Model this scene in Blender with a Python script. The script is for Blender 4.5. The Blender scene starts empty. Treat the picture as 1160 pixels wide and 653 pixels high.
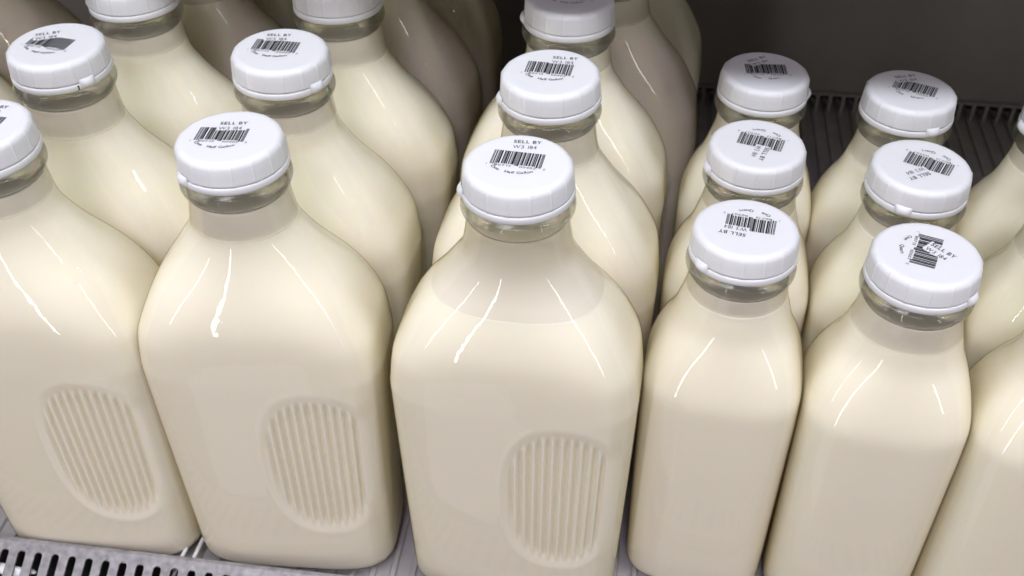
import bpy, bmesh, math, random
from mathutils import Vector, Matrix, Euler
random.seed(7)
MM = 0.001
scene = bpy.context.scene
COL = scene.collection
PI = math.pi

# ------------------------------------------------------------------ helpers
def link(name, me, mat=None, parent=None):
    o = bpy.data.objects.new(name, me); COL.objects.link(o)
    if mat is not None: me.materials.append(mat)
    if parent is not None: o.parent = parent
    return o

def mesh_from(verts, faces, name='mesh', smooth=True):
    me = bpy.data.meshes.new(name)
    me.from_pydata([Vector(v) * MM for v in verts], [], faces)
    me.update()
    if smooth:
        me.polygons.foreach_set('use_smooth', [True] * len(me.polygons))
    return me

def tag(o, label, cat, group=None, kind=None):
    if label: o['label'] = label
    if cat: o['category'] = cat
    if group: o['group'] = group
    if kind: o['kind'] = kind

def box(verts, faces, x0, x1, y0, y1, z0, z1):
    b = len(verts)
    verts += [(x0,y0,z0),(x1,y0,z0),(x1,y1,z0),(x0,y1,z0),(x0,y0,z1),(x1,y0,z1),(x1,y1,z1),(x0,y1,z1)]
    faces += [tuple(b+i for i in f) for f in ((0,3,2,1),(4,5,6,7),(0,1,5,4),(1,2,6,5),(2,3,7,6),(3,0,4,7))]

def interp(x, xs, ys):
    if x <= xs[0]: return ys[0]
    for i in range(1, len(xs)):
        if x <= xs[i]:
            return ys[i-1] + (ys[i]-ys[i-1]) * (x-xs[i-1]) / (xs[i]-xs[i-1])
    return ys[-1]

def pchip(x, xs, ys):                       # smooth monotone interpolation
    n = len(xs)
    if x <= xs[0]: return ys[0]
    if x >= xs[-1]: return ys[-1]
    d = [(ys[i+1]-ys[i])/(xs[i+1]-xs[i]) for i in range(n-1)]
    m = [d[0]] + [0 if d[i-1]*d[i] <= 0 else 2*d[i-1]*d[i]/(d[i-1]+d[i]) for i in range(1, n-1)] + [d[-1]]
    for i in range(n-1):
        if x <= xs[i+1]:
            h = xs[i+1]-xs[i]; t = (x-xs[i])/h
            return (ys[i]*(2*t**3-3*t*t+1) + h*m[i]*(t**3-2*t*t+t) + ys[i+1]*(3*t*t-2*t**3) + h*m[i+1]*(t**3-t*t))

def sstep(a, b, x):
    t = max(0.0, min(1.0, (x-a)/(b-a))); return t*t*(3-2*t)

# ------------------------------------------------------------------ materials
def new_mat(name):
    m = bpy.data.materials.new(name); m.use_nodes = True
    nt = m.node_tree; nt.nodes.clear()
    out = nt.nodes.new('ShaderNodeOutputMaterial')
    return m, nt, out

def N(nt, t, **kw):
    n = nt.nodes.new(t)
    for k, v in kw.items():
        if hasattr(n, k): setattr(n, k, v)
        else: n.inputs[k].default_value = v
    return n

def principled(name, color, rough=0.5, metal=0.0, sss=0.0, sss_r=(1,1,1), sss_s=0.005, spec=0.5,
               var=0.0, vscale=40.0, bump=0.0, bscale=300.0):
    m, nt, out = new_mat(name)
    b = N(nt, 'ShaderNodeBsdfPrincipled')
    b.inputs['Base Color'].default_value = (*color, 1)
    b.inputs['Roughness'].default_value = rough
    b.inputs['Metallic'].default_value = metal
    b.inputs['Specular IOR Level'].default_value = spec
    if sss:
        b.inputs['Subsurface Weight'].default_value = sss
        b.inputs['Subsurface Radius'].default_value = sss_r
        b.inputs['Subsurface Scale'].default_value = sss_s
    tc = N(nt, 'ShaderNodeTexCoord')
    if var:
        no = N(nt, 'ShaderNodeTexNoise'); no.inputs['Scale'].default_value = vscale; no.inputs['Detail'].default_value = 6
        nt.links.new(tc.outputs['Object'], no.inputs['Vector'])
        r = N(nt, 'ShaderNodeValToRGB')
        r.color_ramp.elements[0].position = .3; r.color_ramp.elements[1].position = .7
        r.color_ramp.elements[0].color = (*[c*(1-var) for c in color], 1)
        r.color_ramp.elements[1].color = (*[min(1, c*(1+var)) for c in color], 1)
        nt.links.new(no.outputs['Fac'], r.inputs['Fac']); nt.links.new(r.outputs['Color'], b.inputs['Base Color'])
    if bump:
        nb = N(nt, 'ShaderNodeTexNoise'); nb.inputs['Scale'].default_value = bscale; nb.inputs['Detail'].default_value = 4
        nt.links.new(tc.outputs['Object'], nb.inputs['Vector'])
        bp = N(nt, 'ShaderNodeBump'); bp.inputs['Strength'].default_value = bump; bp.inputs['Distance'].default_value = .0006
        nt.links.new(nb.outputs['Fac'], bp.inputs['Height']); nt.links.new(bp.outputs['Normal'], b.inputs['Normal'])
    nt.links.new(b.outputs['BSDF'], out.inputs['Surface'])
    return m

def glass_mat(name, centre, edge, rough=0.03, bump=0.25):
    """thin pressed glass wall: see-through, darker towards grazing angles, mirror-like by Fresnel"""
    m, nt, out = new_mat(name)
    tc = N(nt, 'ShaderNodeTexCoord')
    no = N(nt, 'ShaderNodeTexNoise'); no.inputs['Scale'].default_value = 55; no.inputs['Detail'].default_value = 2.5
    nt.links.new(tc.outputs['Object'], no.inputs['Vector'])
    n2 = N(nt, 'ShaderNodeTexNoise'); n2.inputs['Scale'].default_value = 260; n2.inputs['Detail'].default_value = 2
    nt.links.new(tc.outputs['Object'], n2.inputs['Vector'])
    mul = N(nt, 'ShaderNodeMath', operation='MULTIPLY_ADD'); mul.inputs[1].default_value = .22
    nt.links.new(n2.outputs['Fac'], mul.inputs[0]); nt.links.new(no.outputs['Fac'], mul.inputs[2])
    bp = N(nt, 'ShaderNodeBump'); bp.inputs['Strength'].default_value = bump; bp.inputs['Distance'].default_value = .0016
    nt.links.new(mul.outputs[0], bp.inputs['Height'])
    lw = N(nt, 'ShaderNodeLayerWeight'); lw.inputs['Blend'].default_value = .5
    lwb = N(nt, 'ShaderNodeLayerWeight'); lwb.inputs['Blend'].default_value = .5
    nt.links.new(bp.outputs['Normal'], lwb.inputs['Normal'])
    ramp = N(nt, 'ShaderNodeValToRGB')
    e = ramp.color_ramp.elements
    e[0].position = .35; e[0].color = (*centre, 1); e[1].position = .97; e[1].color = (*edge, 1)
    k = e.new(.78); k.color = (*[c*.75+g*.25 for c, g in zip(centre, edge)], 1)
    nt.links.new(lw.outputs['Facing'], ramp.inputs['Fac'])
    tr = N(nt, 'ShaderNodeBsdfTransparent'); nt.links.new(ramp.outputs['Color'], tr.inputs['Color'])
    gl = N(nt, 'ShaderNodeBsdfGlossy'); gl.inputs['Roughness'].default_value = rough
    nt.links.new(bp.outputs['Normal'], gl.inputs['Normal'])
    pw = N(nt, 'ShaderNodeMath', operation='POWER'); pw.inputs[1].default_value = 5
    nt.links.new(lwb.outputs['Facing'], pw.inputs[0])
    ma = N(nt, 'ShaderNodeMath', operation='MULTIPLY_ADD'); ma.inputs[1].default_value = .7; ma.inputs[2].default_value = .042
    nt.links.new(pw.outputs[0], ma.inputs[0])
    mx = N(nt, 'ShaderNodeMixShader')
    nt.links.new(ma.outputs[0], mx.inputs['Fac']); nt.links.new(tr.outputs[0], mx.inputs[1]); nt.links.new(gl.outputs[0], mx.inputs[2])
    nt.links.new(mx.outputs[0], out.inputs['Surface'])
    return m

M = {}
M['glass'] = glass_mat('clear_pressed_glass', (.99,.985,.97), (.82,.73,.44), bump=.09)
M['glass_lip'] = glass_mat('thick_glass_lip', (.975,.975,.955), (.36,.36,.31), bump=.15)
M['milk'] = principled('cream_milk', (.90,.856,.71), rough=.6, sss=.55, sss_r=(1.0,.75,.40), sss_s=.009, spec=0.0)
M['cap'] = principled('white_cap_plastic', (.705,.708,.72), rough=.42, sss=.25, sss_r=(1,1,1), sss_s=.002, spec=.35, bump=.06, bscale=500)
M['ink'] = principled('black_printing_ink', (.018,.018,.02), rough=.6, spec=.2)
M['stamp'] = principled('grey_date_ink', (.09,.085,.095), rough=.6, spec=.2)
M['floor'] = principled('grey_shelf_plastic', (.36,.35,.34), rough=.45, var=.10, vscale=60)
M['wall'] = principled('dark_brown_back_panel', (.28,.252,.235), rough=.55, var=.10, vscale=9, bump=.05, bscale=120)
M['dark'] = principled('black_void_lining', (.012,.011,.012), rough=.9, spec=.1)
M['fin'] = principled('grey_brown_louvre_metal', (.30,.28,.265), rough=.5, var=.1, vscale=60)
M['rail'] = principled('galvanised_perforated_steel', (.26,.25,.255), rough=.5, metal=.35, var=.30, vscale=190, bump=.25, bscale=420)
M['wire'] = principled('white_coated_wire', (.72,.73,.72), rough=.35)
def solid_glass():
    m, nt, out = new_mat('solid_glass_bead')
    g = N(nt, 'ShaderNodeBsdfGlass'); g.inputs['IOR'].default_value = 1.46; g.inputs['Roughness'].default_value = .02
    g.inputs['Color'].default_value = (1,1,.975,1)
    t = N(nt, 'ShaderNodeBsdfTransparent'); t.inputs['Color'].default_value = (.99,.99,.97,1)
    mx = N(nt, 'ShaderNodeMixShader'); mx.inputs['Fac'].default_value = .5
    nt.links.new(t.outputs[0], mx.inputs[1]); nt.links.new(g.outputs[0], mx.inputs[2])
    nt.links.new(mx.outputs[0], out.inputs['Surface'])
    return m
M['bead'] = solid_glass()
def film_mat(z0=.246, z1=.284, a0=.93, a1=.42):
    m, nt, out = new_mat('film_and_lightener_on_glass')
    d = N(nt, 'ShaderNodeBsdfDiffuse'); d.inputs['Color'].default_value = (.92,.875,.75,1)
    tl = N(nt, 'ShaderNodeBsdfTranslucent'); tl.inputs['Color'].default_value = (.86,.82,.74,1)
    a = N(nt, 'ShaderNodeMixShader'); a.inputs['Fac'].default_value = .12
    nt.links.new(d.outputs[0], a.inputs[1]); nt.links.new(tl.outputs[0], a.inputs[2])
    t = N(nt, 'ShaderNodeBsdfTransparent')
    geo = N(nt, 'ShaderNodeTexCoord'); sx = N(nt, 'ShaderNodeSeparateXYZ'); nt.links.new(geo.outputs['Object'], sx.inputs[0])
    mr = N(nt, 'ShaderNodeMapRange'); mr.inputs['From Min'].default_value = z0; mr.inputs['From Max'].default_value = z1
    mr.inputs['To Min'].default_value = a0; mr.inputs['To Max'].default_value = a1
    nt.links.new(sx.outputs['Z'], mr.inputs['Value'])
    mx = N(nt, 'ShaderNodeMixShader'); nt.links.new(mr.outputs[0], mx.inputs['Fac'])
    nt.links.new(t.outputs[0], mx.inputs[1]); nt.links.new(a.outputs[0], mx.inputs[2])
    nt.links.new(mx.outputs[0], out.inputs['Surface'])
    return m
M['film'] = film_mat()
M['film_half'] = film_mat(.268, .288, .55, .95)  # pale layer added to lighten the dim necks of the fuller half gallons
M['film_quart'] = film_mat(.224, .243, .55, .95)  # the same added lightening for the quart necks

# ------------------------------------------------------------------ bottle shape
HH, HQ = 312.7, 267.3                       # height of the cap plane above the shelf
SHAPE = {
 'half': dict(H=HH, D=42.5, tb=.93, n=4.2, U=[25,29,36,47,57,69,83,99,115,135], W=[26.3,26.3,27.0,29.2,35.3,43.6,53.3,61.6,67.8,70.4]),
 'quart': dict(H=HQ, D=39, tb=.972, n=3.7, U=[25,29,36,47,57,69,83,99,120,140], W=[26.3,26.4,27.2,30.0,33.0,38.0,42.4,45.3,45.6,45.3]),
}
GRIP = dict(uc=30.5, zc=109.5, a=33.0, b=60.0)

def ring_dims(S, z):
    H = S['H']; u = H - z; Wb = S['W'][-1]; Un = S['U'][-1]
    if u > Un:
        W = Wb*(1+(S['tb']-1)*((u-Un)/(H-Un))**1.15)
        D = S['D']*W/Wb; s = 1.0
    else:
        W = pchip(u, S['U'], S['W'])
        s = max(0.0, min(1.0, (W-26.3)/(Wb-26.3)))
        D = min(W, 26.3) + (S['D']-26.3)*(s*.45+.55*sstep(48, 104, u))*sstep(26.3, 30, W)
    n = 2 + (S['n']-2)*s*s*(3-2*s)*s
    rb = 9.0
    if z < rb:
        k = rb - math.sqrt(max(rb*rb-(rb-z)**2, 0)); W -= k; D -= k
    return W, D, n

def theta_list(kind):
    S = SHAPE[kind]; W, D = S['W'][-1], S['D']
    if kind == 'half':
        th = []
        x = -8.0
        while x < 66: th.append(math.atan2(-D, x)); x += .72
        end, start = th[-1], th[0]
        a = math.atan2(-.55*D, W); th.append((th[-1]+a)/2); th.append(a)
        # the rest, going round the back
        k = 64; tot = (start+2*PI) - th[-1]; base = th[-1]
        th += [base + tot*i/k for i in range(1, k)]
        return th
    k = 96
    return [2*PI*i/k for i in range(k)]

def radius(W, D, n, t):
    c, s = abs(math.cos(t)), abs(math.sin(t))
    return 1.0/((c/W)**n + (s/D)**n)**(1.0/n)

def grip_coord(S, th):
    """arc length along the body outline, zero at the middle of the front face"""
    W, D, n = S['W'][-1]*.97, S['D']*.97, S['n']
    pts = [(radius(W,D,n,t)*math.cos(t), radius(W,D,n,t)*math.sin(t)) for t in th]
    s = [0.0]
    for i in range(1, len(th)):
        s.append(s[-1] + math.hypot(pts[i][0]-pts[i-1][0], pts[i][1]-pts[i-1][1]))
    off = next(i for i, q in enumerate(pts) if q[0] >= 0 and q[1] < 0) if True else 0
    return [v - s[off] for v in s]

def grip_f(u, z):
    g = GRIP
    return ((abs(u-g['uc'])/g['a'])**2.5 + (abs(z-g['zc'])/g['b'])**2.5)**(1/2.5)

def grip_depth(u, z):
    f = grip_f(u, z)
    if f > 1.12: return 0.0
    d = -1.3*sstep(1.08, .78, f) + .18*math.exp(-((f-1.06)/.05)**2)
    amp = 1.1*sstep(.97, .84, f)
    return d + amp*math.cos(2*PI*(u-GRIP['uc'])/5.2)

def heights(kind, zmin, zmax):
    S = SHAPE[kind]; zs = [0, .6, 1.6, 3, 5, 7, 9]
    z = 12.0
    stepbody = 1.9 if kind == 'half' else 5
    while z < S['H']-135: zs.append(z); z += stepbody
    while z < S['H']-25: zs.append(z); z += 2.6
    zs.append(S['H']-25.0)
    return [q for q in zs if zmin <= q <= zmax]

def body_surface(kind, inset, zlist):
    S = SHAPE[kind]; th = theta_list(kind)
    us = grip_coord(S, th) if kind == 'half' else None
    rows = []
    for z in zlist:
        W, D, n = ring_dims(S, z); W -= inset; D -= inset
        row = []
        for i, t in enumerate(th):
            r = radius(W, D, n, t)
            if us is not None and 40 < z < 180 and us[i] < 80:
                r2 = grip_depth(us[i], z)
                x, y = r*math.cos(t), r*math.sin(t)
                # push along the outline's normal
                nx = (abs(x)/W)**(n-1)/W*(1 if x > 0 else -1); ny = (abs(y)/D)**(n-1)/D*(1 if y > 0 else -1)
                l = math.hypot(nx, ny) or 1
                row.append((x+r2*nx/l, y+r2*ny/l, z))
            else:
                row.append((r*math.cos(t), r*math.sin(t), z))
        rows.append(row)
    return rows, th, us

def rows_to_mesh(rows, close_bottom=True, close_top=None):
    n = len(rows[0]); v = [p for r in rows for p in r]; f = []
    for j in range(len(rows)-1):
        for i in range(n):
            f.append((j*n+i, j*n+(i+1) % n, (j+1)*n+(i+1) % n, (j+1)*n+i))
    if close_bottom:
        v.append((0,0,rows[0][0][2])); c = len(v)-1
        for i in range(n): f.append((c, (i+1) % n, i))
    if close_top is not None:
        b = (len(rows)-1)*n; v.append((0,0,rows[-1][0][2]+close_top)); c = len(v)-1
        for i in range(n): f.append((c, b+i, b+(i+1) % n))
    return v, f

def glass_meshes(kind):
    zs = heights(kind, 0, 1e9)
    rows, th, us = body_surface(kind, 0, zs)
    n = len(th); v, f = rows_to_mesh(rows, True, None)
    if us is None: return mesh_from(v, f, 'glass_body'), None
    gf, bf = [], []
    for q in f:
        if len(q) == 4:
            cols = [k % n for k in q]; 
            if max(cols)-min(cols) <= 1 and all(us[c] < 80 and grip_f(us[c], v[k][2]) < 1.16 for c, k in zip(cols, q)) :
                gf.append(q); continue
        bf.append(q)
    def sub(fs):
        m = {}; vv = []; ff = []
        for q in fs:
            r = []
            for k in q:
                if k not in m: m[k] = len(vv); vv.append(v[k])
                r.append(m[k])
            ff.append(tuple(r))
        return mesh_from(vv, ff, 'glass')
    return sub(bf), sub(gf)

def lip_mesh(H):
    # solid pressed-glass bead and the top of the neck, outside then inside
    prof = [(26.35,26.5),(26.5,25.2),(27.2,24.2),(28.5,23.0),(29.1,21.2),(29.1,19.4),(28.4,17.6),(27.2,16.6),(25.6,16.2),
            (24.9,15.8),(24.4,16.4),(24.0,18.5),(23.8,21),(23.9,24),(24.4,26.5)]
    k = 96; rows = [[(r*math.cos(2*PI*i/k), r*math.sin(2*PI*i/k), H-u) for i in range(k)] for r, u in prof]
    rows.append(rows[0])
    v, f = rows_to_mesh(rows, False, None)
    return mesh_from(v, f, 'glass_lip')

def milk_mesh(kind, u_fill):
    S = SHAPE[kind]; zf = S['H']-u_fill
    zs = heights(kind, 1.5, zf-1.0) + [zf]
    rows, th, us = body_surface(kind, 0.45, zs)
    # meniscus and flat top
    top = rows[-1]
    rows.append([(x*.985, y*.985, zf-.35) for x, y, z in top])
    rows.append([(x*.95, y*.95, zf-.6) for x, y, z in top])
    v, f = rows_to_mesh(rows, True, 0.0)
    me = mesh_from(v, f, 'milk')
    return me

def film_mesh(kind, u_fill, u_top):
    S = SHAPE[kind]; z0, z1 = S['H']-u_fill-1.5, S['H']-u_top
    k = 16
    rows, th, us = body_surface(kind, 0.4, [z0+(z1-z0)*i/k for i in range(k+1)])
    for r, u in ((25.0,26.9),(23.6,26.0),(23.3,24),(23.3,17)):  # pale lining added inside the bead to brighten the dark neck
        rows.append([(r*math.cos(t), r*math.sin(t), S['H']-u) for t in th])
    v, f = rows_to_mesh(rows, False, None)
    return mesh_from(v, f, 'milk_film_and_lightener')

# ------------------------------------------------------------------ cap
CT = 2.4                                     # cap top above the cap plane
def cap_mesh():
    prof = [(0,.12),(8,.12),(19.5,.12),(21.0,.05),(22.0,0.0),(23.0,.05),(24.2,.45),(25.1,1.2),(25.75,2.3),(26.0,3.4),
            (26.25,7.0),(26.5,11.6),(26.55,12.3),(26.0,12.75),(26.0,13.0)]
    k = 16*28; rows = []
    for r, u in prof[1:]:
        row = []
        for i in range(k):
            t = 2*PI*i/k; ph = (t*16/(2*PI)) % 1.0; d = min(ph, 1-ph)*(2*PI/16)*26     # mm from the nearest ridge
            b = 0.0
            if r > 23.5 and u < 12.5:
                b = .36*math.exp(-(d/.36)**2)*sstep(23.5, 25.6, r)
                b -= .025*sstep(24.5, 26.0, r)*math.sin(ph*PI)**2
            rr = (r+b)*1.05; row.append((rr*math.cos(t), rr*math.sin(t), CT-u))
        rows.append(row)
    rows = rows[::-1]
    v, f = rows_to_mesh(rows, False, 0.0)
    me = mesh_from(v, f, 'cap')
    return me

def band_mesh(tab_angle=None):
    prof = [(25.6,13.3),(26.6,12.95),(26.95,13.3),(27.1,14.2),(27.2,16.2),(26.9,16.85),(26.0,17.0),(25.2,16.6)]
    k = 192; rows = []
    for r, u in prof:
        rows.append([(r*1.045*math.cos(2*PI*i/k), r*1.045*math.sin(2*PI*i/k), CT-u) for i in range(k)])
    v, f = rows_to_mesh(rows, False, None)
    f = [q[::-1] for q in f]
    return mesh_from(v, f, 'tamper_band')

def tab_mesh():
    # tear tab: small rounded ear standing off the band, at +x
    v, f = [], []
    rows = []
    for u, pr in ((10.6,.0),(11.0,.9),(12.2,2.0),(13.6,2.4),(15.0,2.1),(16.4,1.2),(17.0,.0)):
        row = []
        for i in range(15):
            a = (i-7)/7; t = a*.17
            r = 27.75 + .35 + pr*(1-abs(a)**2.6)
            row.append((r*math.cos(t), r*math.sin(t), CT-u))
        rows.append(row)
    n = 15; v = [p for r in rows for p in r]
    for j in range(len(rows)-1):
        for i in range(n-1):
            f.append((j*n+i, (j+1)*n+i, (j+1)*n+i+1, j*n+i+1))
    return mesh_from(v, f, 'pull_tab')

def slit_mesh():
    v, f = [], []
    for u in (13.4, 16.4):
        for t in (-.018, -.006, .006, .018):
            r = 28.55 if u > 14 else 28.45
            v.append((r*math.cos(t), r*math.sin(t), CT-u))
    f = [(i, i+4, i+5, i+1) for i in range(3)]
    return mesh_from(v, f, 'band_slit')

# printing on the caps -------------------------------------------------
_gl = {}
def glyph(ch):
    if ch not in _gl:
        cu = bpy.data.curves.new('g', 'FONT'); cu.body = ch; cu.size = 1.0; cu.resolution_u = 3
        o = bpy.data.objects.new('g', cu); COL.objects.link(o)
        dg = bpy.context.evaluated_depsgraph_get(); dg.update()
        me = bpy.data.meshes.new_from_object(o.evaluated_get(dg))
        vs = [tuple(q.co) for q in me.vertices]; fs = [tuple(p.vertices) for p in me.polygons]
        bpy.data.objects.remove(o); bpy.data.curves.remove(cu); bpy.data.meshes.remove(me)
        w = max([q[0] for q in vs], default=.25)
        _gl[ch] = (vs, fs, w)
    return _gl[ch]

def text_layout(s, height, width=None, gap=.09):
    """list of (char, x0, advance) in mm; height = capital height"""
    k = height/.70; x = 0; out = []
    for ch in s:
        if ch == ' ': x += .30*k; continue
        w = glyph(ch)[2]*k; out.append([ch, x]); x += w + gap*k
    tot = x - gap*k
    sx = (width/tot) if width else 1.0
    return [(c, q*sx) for c, q in out], k, sx, (width or tot)

def put_text(V, F, s, height, centre, rot, width=None, z=0.0, bold=0.0):
    lay, k, sx, tot = text_layout(s, height, width)
    c, sn = math.cos(rot), math.sin(rot)
    for rep in ((0, 0), (bold, bold*.6)) if bold else ((0, 0),):
        for ch, x0 in lay:
            vs, fs, w = glyph(ch); b = len(V)
            for q in vs:
                x = x0 + q[0]*k*sx - tot/2 + rep[0]; y = q[1]*k - height/2 + rep[1]
                V.append((centre[0]+c*x-sn*y, centre[1]+sn*x+c*y, z + (.004 if rep[0] else 0)))
            F += [tuple(b+i for i in f) for f in fs]

def put_arc(V, F, s, height, ctr, R, a_mid, z=0.0, bold=.10):
    """text along the lower side of a circle, readable from inside"""
    lay, k, sx, tot = text_layout(s, height)
    for rep in (0, bold):
        for ch, x0 in lay:
            vs, fs, w = glyph(ch); b = len(V)
            a = a_mid + (x0 + w*k/2 - tot/2)/R
            for q in vs:
                x = (q[0]-w/2)*k + rep; y = q[1]*k
                ca, sa = math.cos(a+PI/2), math.sin(a+PI/2)
                px, py = ctr[0]+R*math.cos(a), ctr[1]+R*math.sin(a)
                V.append((px+ca*x-sa*y, py+sa*x+ca*y, z+(.004 if rep else 0)))
            F += [tuple(b+i for i in f) for f in fs]

L_ = ['0001101','0011001','0010011','0111101','0100011','0110001','0101111','0111011','0110111','0001011']
def upc(d):
    s = '101' + ''.join(L_[int(c)] for c in d[:6]) + '01010'
    s += ''.join(''.join('1' if b == '0' else '0' for b in L_[int(c)]) for c in d[6:]) + '101'
    return s

def cap_print(cap, kind, L):
    """L: label angle (world deg), o: label origin = barcode centre (label frame mm), stamp (x,y,rot), line swap"""
    ang = math.radians(L['ang']); ox, oy = L['o']
    W, Hh = 25.4, 11.4
    sx, sy, sr = L['stamp']; sr = math.radians(sr)
    cs, ss = math.cos(sr), math.sin(sr)
    def in_stamp(x, y):
        dx, dy = x-sx, y-sy; a, b = cs*dx+ss*dy, -ss*dx+cs*dy
        return abs(a) < 7.9 and -4.3 < b < 4.5
    z = CT + .03
    V, F = [], []
    digits = '180713004020' if kind == 'half' else '180713005010'
    bits = upc(digits); mod = W/len(bits); i = 0
    while i < len(bits):
        if bits[i] == '1':
            j = i
            while j < len(bits) and bits[j] == '1': j += 1
            x0, x1 = ox-W/2+i*mod-.03, ox-W/2+j*mod+.03
            tall = i < 10 or i > 84 or 45 <= i <= 50
            y0, y1 = oy-Hh/2-(1.0 if tall else 0), oy+Hh/2
            n = 40; run = None
            for q in range(n+1):
                yy = y0+(y1-y0)*(q+.5)/n
                ok = q < n and not in_stamp((x0+x1)/2, yy)
                if ok and run is None: run = y0+(y1-y0)*q/n
                if not ok and run is not None:
                    b = len(V); ye = y0+(y1-y0)*q/n
                    V += [(x0,run,z),(x1,run,z),(x1,ye,z),(x0,ye,z)]; F.append((b,b+1,b+2,b+3)); run = None
            i = j
        else: i += 1
    # digits under the bars
    for txt, cx, w in ((digits[0], -14.4, None), (digits[1:6], -6.2, 8.2), (digits[6:11], 6.2, 8.2), (digits[11], 14.4, None)):
        yb = oy-Hh/2-1.5
        if in_stamp(ox+cx, yb): continue
        put_text(V, F, txt, 1.55, (ox+cx, yb), 0, w, z)
    def rot(vs): 
        c, s = math.cos(ang), math.sin(ang)
        return [(c*x-s*y, s*x+c*y, q) for x, y, q in vs]
    link('barcode', mesh_from(rot(V), F, 'barcode', False), M['ink'], cap)
    V, F = [], []
    ctr = (ox, oy+5.0); R = 18.4
    if kind == 'half':
        put_arc(V, F, 'One', 2.05, ctr, R, math.radians(-122), z); put_arc(V, F, 'Half Gallon', 2.05, ctr, R, math.radians(-81), z)
    else:
        put_arc(V, F, 'One', 2.05, ctr, R, math.radians(-113), z); put_arc(V, F, 'Quart', 2.05, ctr, R, math.radians(-78), z)
    link('size_lettering', mesh_from(rot(V), F, 'size', False), M['ink'], cap)
    V, F = [], []
    up = (-ss, cs)
    put_text(V, F, 'SELL BY', 2.7, (sx+up[0]*2.6, sy+up[1]*2.6), sr, 14.0, z+.01, .16)
    put_text(V, F, 'W3 184', 2.9, (sx-up[0]*2.2-.8*cs, sy-up[1]*2.2-.8*ss), sr, 11.8, z+.01)
    link('date_stamp', mesh_from(rot(V), F, 'stamp', False), M['stamp'], cap)

# ------------------------------------------------------------------ prototypes
def make_bottle(kind, u_fill, film=None):
    H = SHAPE[kind]['H']
    root = bpy.data.objects.new('milk_bottle', None); COL.objects.link(root)
    gm, pm = glass_meshes(kind)
    gb = link('glass_body', gm, M['glass'], root)
    if pm: link('grip_panel', pm, M['glass'], gb)
    link('neck_ring', lip_mesh(H), M['bead'], gb)
    link('milk', milk_mesh(kind, u_fill), M['milk'], root)
    if film: link('milk_film_and_lightener', film_mesh(kind, u_fill, film), M['film' if u_fill > 60 else 'film_'+kind], root)  # milk residue in the low bottle, elsewhere added to lighten the neck
    cap = link('cap', cap_mesh(), M['cap'], root); cap.location = (0, 0, H*MM)
    link('tamper_band', band_mesh(), M['cap'], cap)
    link('pull_tab', tab_mesh(), M['cap'], cap)
    return root

def kids(o): return [c for c in COL.objects if c.parent == o]
def copy_tree(o, parent=None):
    c = o.copy(); COL.objects.link(c); c.parent = parent
    for ch in kids(o): copy_tree(ch, c)
    return c

P_low = make_bottle('half', 71, 27.5)
P_half = make_bottle('half', 44, 27.5)
P_half2 = make_bottle('half', 38, 27.5)
P_quart = make_bottle('quart', 36, 27.5)
P_quart2 = make_bottle('quart', 43, 27.5)
protos = [P_low, P_half, P_half2, P_quart, P_quart2]; fresh = set(p.name for p in protos)

def lab(ang, bl, stamp, kind_shift=3.5):
    """measured label positions -> label frame of the cap"""
    a = math.radians(ang); sh = (math.sin(a)*kind_shift, math.cos(a)*kind_shift)
    return dict(ang=ang, o=(bl[0]+12.7-sh[0], bl[1]+5.8-sh[1]), stamp=(stamp[0]-sh[0], stamp[1]-sh[1], stamp[2]))
LB = {
 'A1': lab(-2, (-13.7,1.5), (.8,20.0,5)), 'A2': lab(-2, (-14.1,1.6), (5.3,17.0,3)),
 'B1': lab(5, (-16.5,0), (-.6,13.7,5)), 'B2': lab(2, (-16,1.8), (-5,17.2,8)), 'C2': lab(-7, (-17,-.5), (-10.5,11.0,32)),
 'Q1': lab(174, (-14,-12), (6.6,1.0,-3)), 'Q2': lab(168, (-13,-11.2), (-2.2,5.6,86)), 'Q3': lab(8, (-11.7,1), (-2,17.0,30)),
 'R1': lab(-106, (-17.5,-7), (-6.4,4.6,64)), 'R2': lab(158, (-14,-11.8), (1.5,6.6,57)), 'R3': lab(-18, (-12.5,1.8), (-7,16.5,40)),
}
SLIT = {'R3': -58, 'C2': -44, 'B2': -36}
M['slit'] = principled('slit_shadow_gap', (.10,.095,.07), rough=.8)
DEF = lab(0, (-13.2,1.5), (1,19,3))

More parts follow.
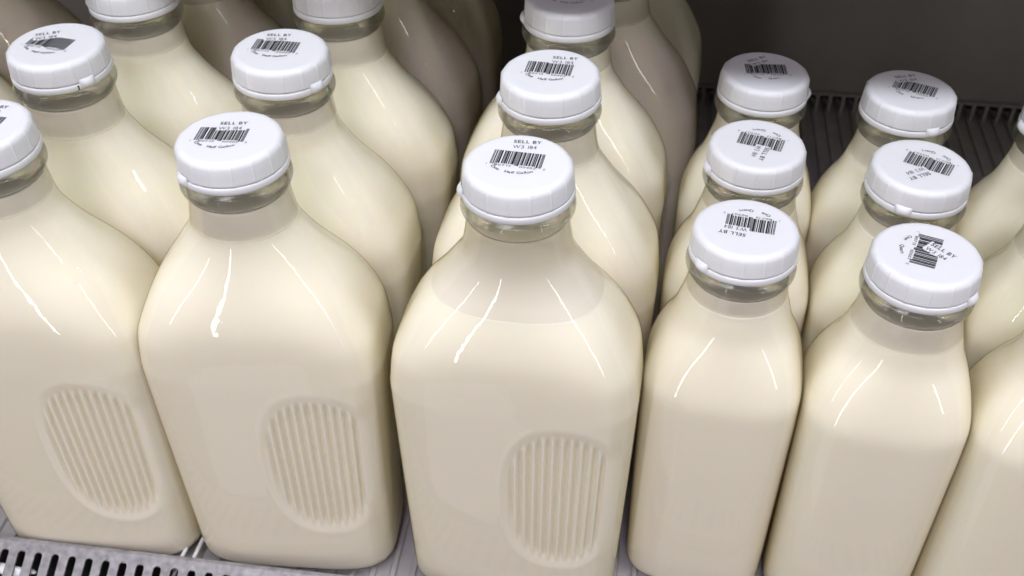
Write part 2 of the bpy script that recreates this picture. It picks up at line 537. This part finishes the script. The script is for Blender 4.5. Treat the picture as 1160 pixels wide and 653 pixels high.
# name: kind/proto, x, y, yaw, tab angles (deg, world), label
B = [
 ('A1', P_low, -79.3, 436.2, .01, 196, 'half gallon milk bottle with the lowest fill line, front beside the quart bottles'),
 ('A2', P_half, -77.7, 525.9, 0, 200, 'half gallon milk bottle directly behind the one with the lowest fill line'),
 ('A3', P_half2, -80.4, 618.1, 0, 190, 'third half gallon milk bottle beside the quarts, cap cut by the top edge'),
 ('A4', P_half, -64, 700, .03, 80, 'shadowed half gallon milk bottle, fourth in the column beside the quarts, against dark wall'),
 ('A5', P_half2, -66, 790, -.03, 60, 'dim half gallon milk bottle, rearmost in the column beside the quarts, mostly hidden'),
 ('B1', P_half, -226.4, 433.2, .11, 230, 'front half gallon milk bottle left of the low filled one, filled up to its neck'),
 ('B2', P_half2, -231.9, 523.5, .0, -28, 'second half gallon milk bottle in the middle half gallon column, cap tab at right'),
 ('B3', P_half, -227.8, 614.6, .02, 100, 'third half gallon milk bottle in the middle half gallon column, cap cut by top edge'),
 ('B4', P_half2, -229, 702, -.02, 60, 'shadowed half gallon milk bottle, fourth in the middle half gallon column'),
 ('B5', P_half, -229, 790, .02, 60, 'dim half gallon milk bottle, fifth in the middle half gallon column beside dark gap'),
 ('C1', P_half2, -357.6, 420.0, .09, 100, 'front left half gallon milk bottle above the perforated rail, cap cut by left edge'),
 ('C2', P_half, -360.0, 506.7, .0, -32, 'half gallon milk bottle with smudged barcode on its cap, second in the left column'),
 ('C3', P_half2, -356.1, 593.9, .0, 195, 'third half gallon milk bottle in the left column, cap cut off by top edge'),
 ('C4', P_half, -356, 682, .0, 60, 'shadowed brownish half gallon milk bottle, fourth in the left column'),
 ('C5', P_half2, -356, 770, .02, 60, 'dim half gallon milk bottle at the top edge, fifth in the left column'),
 ('D3', P_half, -541, 588, .0, 60, 'half gallon milk bottle whose pale right side just enters the top left corner'),
 ('D4', P_half2, -528, 680, .0, 60, 'shadowed half gallon milk bottle at top left, behind the left column caps'),
 ('Q1', P_quart, 35.5, 465.2, -.03, 222, 'front quart milk bottle beside the half gallons, upside down barcode and date on cap'),
 ('Q2', P_quart, 40.1, 545.7, .0, 200, 'second quart milk bottle of the left quart column, date stamped sideways below barcode'),
 ('Q3', P_quart2, 43.4, 629.5, .0, 5, 'rearmost quart milk bottle of the left quart column, shaded greyish cap before dark wall'),
 ('R1', P_quart2, 125.3, 460.0, .0, -35, 'front right quart milk bottle, barcode turned sideways with date stamped across it'),
 ('R2', P_quart, 130.2, 540.1, .0, 250, 'second quart milk bottle of the right quart column, upside down barcode, slanted date'),
 ('R3', P_quart2, 131.3, 622.3, .0, -62, 'rearmost quart milk bottle with slit cap band, in the right quart column'),
 ('S1', P_quart, 214, 456, .02, 60, 'quart milk bottle at the lower right edge, only its left side in view'),
 ('S2', P_quart2, 221, 538, .0, 60, 'quart milk bottle cut by the right edge, second there, shoulder only'),
 ('S3', P_quart, 226, 620, .0, 190, 'quart milk bottle at the upper right edge, only a sliver of cap in view'),
]
for nm, proto, x, y, yaw, tab, label in B:
    if proto.name in fresh: o = proto; fresh.discard(proto.name)
    else: o = None
    half = nm[0] in 'ABCD'
    B_ = (o, proto, x, y, yaw, tab, label, half, nm)
    if o is None: o = copy_tree(proto)
    o.location = (x*MM, y*MM, 0); o.rotation_euler = (0, 0, yaw)
    tag(o, label, 'milk bottle', 'half gallon glass milk bottles' if half else 'quart glass milk bottles')
    o['_nm'] = nm
    for ch in kids(o):
        if ch.name.split('.')[0] == 'cap':
            ch.rotation_euler = (random.uniform(-.022,.022), random.uniform(-.022,.022), -yaw)
            for g in kids(ch):
                b = g.name.split('.')[0]
                if b == 'pull_tab': g.rotation_euler = (0, 0, math.radians(tab))
for o in [q for q in COL.objects if q.parent is None and '_nm' in q]:
    nm = o['_nm']; del o['_nm']
    cap = next(c for c in kids(o) if c.name.split('.')[0] == 'cap')
    if nm in SLIT:
        sl = link('band_slit', slit_mesh(), M['slit'], cap); sl.rotation_euler = (0, 0, math.radians(SLIT[nm]))
    cap_print(cap, 'half' if nm[0] in 'ABCD' else 'quart', LB.get(nm, DEF))

# ------------------------------------------------------------------ shelf, rails, wall
SK = math.radians(2.8)                       # the cooler stands slightly askew to the rows of bottles
def shelf_floor():
    v, f = [], []
    x0, x1, y0, y1 = -760, 560, 391, 1064
    prof = [(x0, 0)]; x = x0+4; 
    while x < x1-13:
        prof += [(x,-2.2),(x+8.2,-2.2),(x+9.2,-.15),(x+12.2,-.15),(x+13.2,-2.2)]; x += 13.2
    prof.append((x1,-2.2))
    for px, z in prof: v += [(px,y0,z),(px,y1,z)]
    for i in range(len(prof)-1): f.append((2*i, 2*i+2, 2*i+3, 2*i+1))
    return mesh_from(v, f, 'shelf_floor', False)
fl = link('shelf_floor', shelf_floor(), M['floor']); fl.rotation_euler.z = SK; tag(fl, 'ribbed grey shelf floor under the bottles', 'shelf', kind='structure')

v, f = [], []
v = [(-760,1062,-6),(520,1062,-6),(520,1064,700),(-760,1064,700)]; f = [(0,1,2,3)]
v[2] = (520,1062,700); v[3] = (-760,1062,700)
# wall panel starts above the louvre openings
v = [(-760,1046,17),(520,1046,17),(520,1046,700),(-760,1046,700),(-760,1061,17),(520,1061,17)]; f = [(0,1,2,3),(4,5,1,0)]
bw = link('back_wall', mesh_from(v, f, 'back_wall', False), M['wall']); bw.rotation_euler.z = SK; tag(bw, 'plain dark brown back wall of the cooler', 'wall', kind='structure')

# air slots along the foot of the wall
rl = bpy.data.objects.new('slotted_back_rail', None); COL.objects.link(rl); rl.location = (-1.042*math.sin(SK), 1.042*math.cos(SK), 0); rl.rotation_euler.z = SK
tag(rl, 'dark slotted air rail along the foot of the back wall behind the quarts', 'slotted rail')
v, f = [], []; x = -758
while x < 518:
    box(v, f, x, x+3.6, -2.5, 2.5, -1.8, 17.5); x += 13.2
link('louvre_fins', mesh_from(v, f, 'fins', False), M['fin'], rl)
v, f = [], []; box(v, f, -760, 520, -3.2, 3.0, 17.52, 20.0)
link('top_strip', mesh_from(v, f, 'strip', False), M['fin'], rl)
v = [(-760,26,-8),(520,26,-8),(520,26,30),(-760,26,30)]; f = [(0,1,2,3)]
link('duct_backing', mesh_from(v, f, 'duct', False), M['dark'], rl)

# perforated front rail: lip, sloping face with pill shaped slots, dark trough under it
fr = bpy.data.objects.new('perforated_front_rail', None); COL.objects.link(fr)
FY, FZ = 391.5, 18.5; fr.location = (0, FY*MM, FZ*MM); fr.rotation_euler.z = SK
tag(fr, 'galvanised perforated steel rail with pill shaped slots along the front of the shelf', 'rail')
AL = math.radians(26)
def slope_pt(x, t, dz=0): return (x, -t*math.cos(AL)-dz*math.sin(AL), -t*math.sin(AL)+dz*math.cos(AL))
v, f = [], []
pitch, hw, t0, t1, t2 = 11.6, 2.7, 4.6, 46.0, 54.0
xs = -520.0; nseg = 8
thick = 1.2
while xs < 330:
    # one cell: rectangle [xs, xs+pitch] x [0,t2] with a pill hole
    cx = xs+pitch/2
    hole = []
    for i in range(nseg+1):                      # top arc, left to right
        a = PI - PI*i/nseg; hole.append((cx+hw*math.cos(a), t0+hw-hw*math.sin(a)))
    for i in range(nseg+1):                      # bottom arc, right to left
        a = -PI*i/nseg; hole.append((cx+hw*math.cos(a), t1-hw-hw*math.sin(a)))
    m = len(hole); rim = []
    for i, (hx, ht) in enumerate(hole):
        if i <= nseg:
            q = i/nseg
            rim.append((xs+pitch*q, 0.0) if 0 < i < nseg else ((xs, t0+hw) if i == 0 else (xs+pitch, t0+hw)))
        else:
            q = (i-nseg-1)/nseg; jj = i-nseg-1
            rim.append((xs+pitch*(1-q), t2) if 0 < jj < nseg else ((xs+pitch, t1-hw) if jj == 0 else (xs, t1-hw)))
    b = len(v)
    for hx, ht in hole: v.append(slope_pt(hx, ht))
    for hx, ht in hole: v.append(slope_pt(hx, ht, -thick))
    for rx, rt in rim: v.append(slope_pt(rx, rt))
    for i in range(m):
        j = (i+1) % m
        f.append((b+i, b+2*m+i, b+2*m+j, b+j))
        f.append((b+i, b+j, b+m+j, b+m+i))
    # corners of the cell
    c = len(v); v += [slope_pt(xs,0), slope_pt(xs+pitch,0), slope_pt(xs+pitch,t2), slope_pt(xs,t2)]
    f.append((c, b+2*m+1, b+2*m)); f.append((c+1, b+2*m+nseg, b+2*m+nseg-1))
    f.append((c+2, b+2*m+nseg+2, b+2*m+nseg+1)); f.append((c+3, b+2*m+m-1, b+2*m+m-2))
    xs += pitch
me = mesh_from(v, f, 'face', False)
link('slotted_face', me, M['rail'], fr)
v, f = [], []
pr = [(4.2,-12.0),(4.2,-.6),(3.8,.1),(3.0,.5),(0.8,.5),(0,.0)]
for y_, z_ in pr: v += [(-520,y_,z_),(339,y_,z_)]
for i in range(len(pr)-1): f.append((2*i,2*i+2,2*i+3,2*i+1))
link('top_lip', mesh_from(v, f, 'lip', False), M['rail'], fr)
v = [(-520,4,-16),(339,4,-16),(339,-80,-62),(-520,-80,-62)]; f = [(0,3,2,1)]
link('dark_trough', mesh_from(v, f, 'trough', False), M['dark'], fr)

# the next shelf of the cooler, overhead
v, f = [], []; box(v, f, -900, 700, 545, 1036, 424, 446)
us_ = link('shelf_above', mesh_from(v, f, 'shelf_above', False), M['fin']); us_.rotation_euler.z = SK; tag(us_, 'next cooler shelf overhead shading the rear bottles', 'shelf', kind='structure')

# pale scrap caught under the first slots of the rail
v, f = [], []; rnd = random.Random(3)
nu, nv = 18, 10
for j in range(nv+1):
    for i in range(nu):
        a, b = 2*PI*i/nu, PI*j/nv-PI/2
        q = 1+.22*math.sin(3*a+2*b)+.12*rnd.uniform(-1, 1)
        v.append((17*q*math.cos(a)*math.cos(b), 3.6*q*math.sin(a)*math.cos(b), 3.2*math.sin(b)))
for j in range(nv):
    for i in range(nu): f.append((j*nu+i, j*nu+(i+1) % nu, (j+1)*nu+(i+1) % nu, (j+1)*nu+i))
sc_ = link('paper_scrap', mesh_from(v, f, 'scrap'), M['wire']); sc_.location = (-.404, .3585, .006)
tag(sc_, 'crumpled white scrap showing through the leftmost slots of the front rail', 'scrap')

# thin white wires on the shelf floor between the columns
def wire(x, label):
    pts = [(0,0,-1.0),(0,0,5.5),(0,4,7.0),(0,560,7.0)]; r = 1.3; k = 8; rows = []
    for i, p in enumerate(pts):
        a = Vector(pts[max(i-1,0)]); b = Vector(pts[min(i+1,len(pts)-1)]); d = (b-a).normalized()
        s = Vector((1,0,0)); u = d.cross(s)
        rows.append([tuple(Vector(p)+s*r*math.cos(2*PI*q/k)+u*r*math.sin(2*PI*q/k)) for q in range(k)])
    vv, ff = rows_to_mesh(rows, True, 0.0)
    o = link('divider_wire', mesh_from(vv, ff, 'wire'), M['wire']); o.location = (x*MM, .3735, 0)
    tag(o, label, 'wire', 'white divider wires on the shelf')
wire(-297, 'white divider wire on the shelf floor, nearest the front left half gallon bottle')
wire(-289, 'white divider wire on the shelf floor, right of its twin beside the middle half gallons')

# ------------------------------------------------------------------ light
def area(name, loc, target, sx, sy, power, color, spread=180):
    l = bpy.data.lights.new(name, 'AREA'); l.shape = 'RECTANGLE'; l.size = sx*MM; l.size_y = sy*MM
    l.energy = power; l.color = color; l.spread = math.radians(spread)
    o = bpy.data.objects.new(name, l); COL.objects.link(o)
    o.location = Vector(loc)*MM
    d = Vector(target)*MM - o.location
    o.rotation_euler = d.to_track_quat('-Z', 'Y').to_euler()
    return o
# strip light of the cooler, above and in front of the bottles
area('cooler_strip_light', (-80, 290, 1000), (-80, 520, 150), 1500, 80, 8.8, (.91,.95,1.02))
# upright lit strips: door frames at both sides, bright opening far across the aisle
area('door_frame_light', (560, -60, 480), (-100, 420, 200), 20, 760, 1.0, (1.0,.98,.95))
area('door_frame_light', (-760, -160, 480), (-100, 420, 200), 18, 760, .8, (1.0,.98,.95))
area('aisle_light', (-700, -1300, 430), (-200, 420, 200), 42, 2100, 7.5, (1.0,.97,.95))
# added low lamp, mirrored as a soft patch in the flat fronts
area('added_reflection_light', (-470, -500, -1050), (-120, 400, 100), 560, 720, .9, (.90,.90,1.0))
# added front fill standing in for shop light, spread kept off the rear rows
area('aisle_fill_light', (0, -900, 1500), (-60, 200, 40), 2200, 900, 2.35, (1.0,.88,1.14), 24)

w = bpy.data.worlds.new('World'); scene.world = w; w.use_nodes = True
bg = w.node_tree.nodes['Background']; bg.inputs['Color'].default_value = (1.0,.95,.90,1); bg.inputs['Strength'].default_value = .13

# ------------------------------------------------------------------ camera
cd = bpy.data.cameras.new('camera'); cam = bpy.data.objects.new('camera', cd); COL.objects.link(cam)
pitch, yaw, roll = math.radians(40.702), math.radians(10.719), math.radians(-.246)
cp, sp, cy, sy = math.cos(pitch), math.sin(pitch), math.cos(yaw), math.sin(yaw)
fwd = Vector((-sy*cp, cy*cp, -sp)); right = Vector((cy, sy, 0)); up = right.cross(fwd)
c, s = math.cos(roll), math.sin(roll)
r2 = c*right + s*up; u2 = -s*right + c*up
mw = Matrix((( r2.x, u2.x, -fwd.x, 0), (r2.y, u2.y, -fwd.y, 0), (r2.z, u2.z, -fwd.z, .6164), (0,0,0,1)))
cam.matrix_world = mw
cd.sensor_width = 36; cd.lens = 1244.0*36/1160; cd.clip_start = .01; cd.clip_end = 50
cd.dof.use_dof = True; cd.dof.focus_distance = .56; cd.dof.aperture_fstop = 14
scene.camera = cam

scene.render.engine = 'CYCLES'
scene.view_settings.view_transform = 'Standard'; scene.view_settings.look = 'None'
scene.view_settings.exposure = 0; scene.view_settings.gamma = 1
scene.cycles.use_denoising = True
scene.cycles.max_bounces = 14; scene.cycles.transparent_max_bounces = 24; scene.cycles.diffuse_bounces = 6
scene.cycles.caustics_reflective = False; scene.cycles.caustics_refractive = False
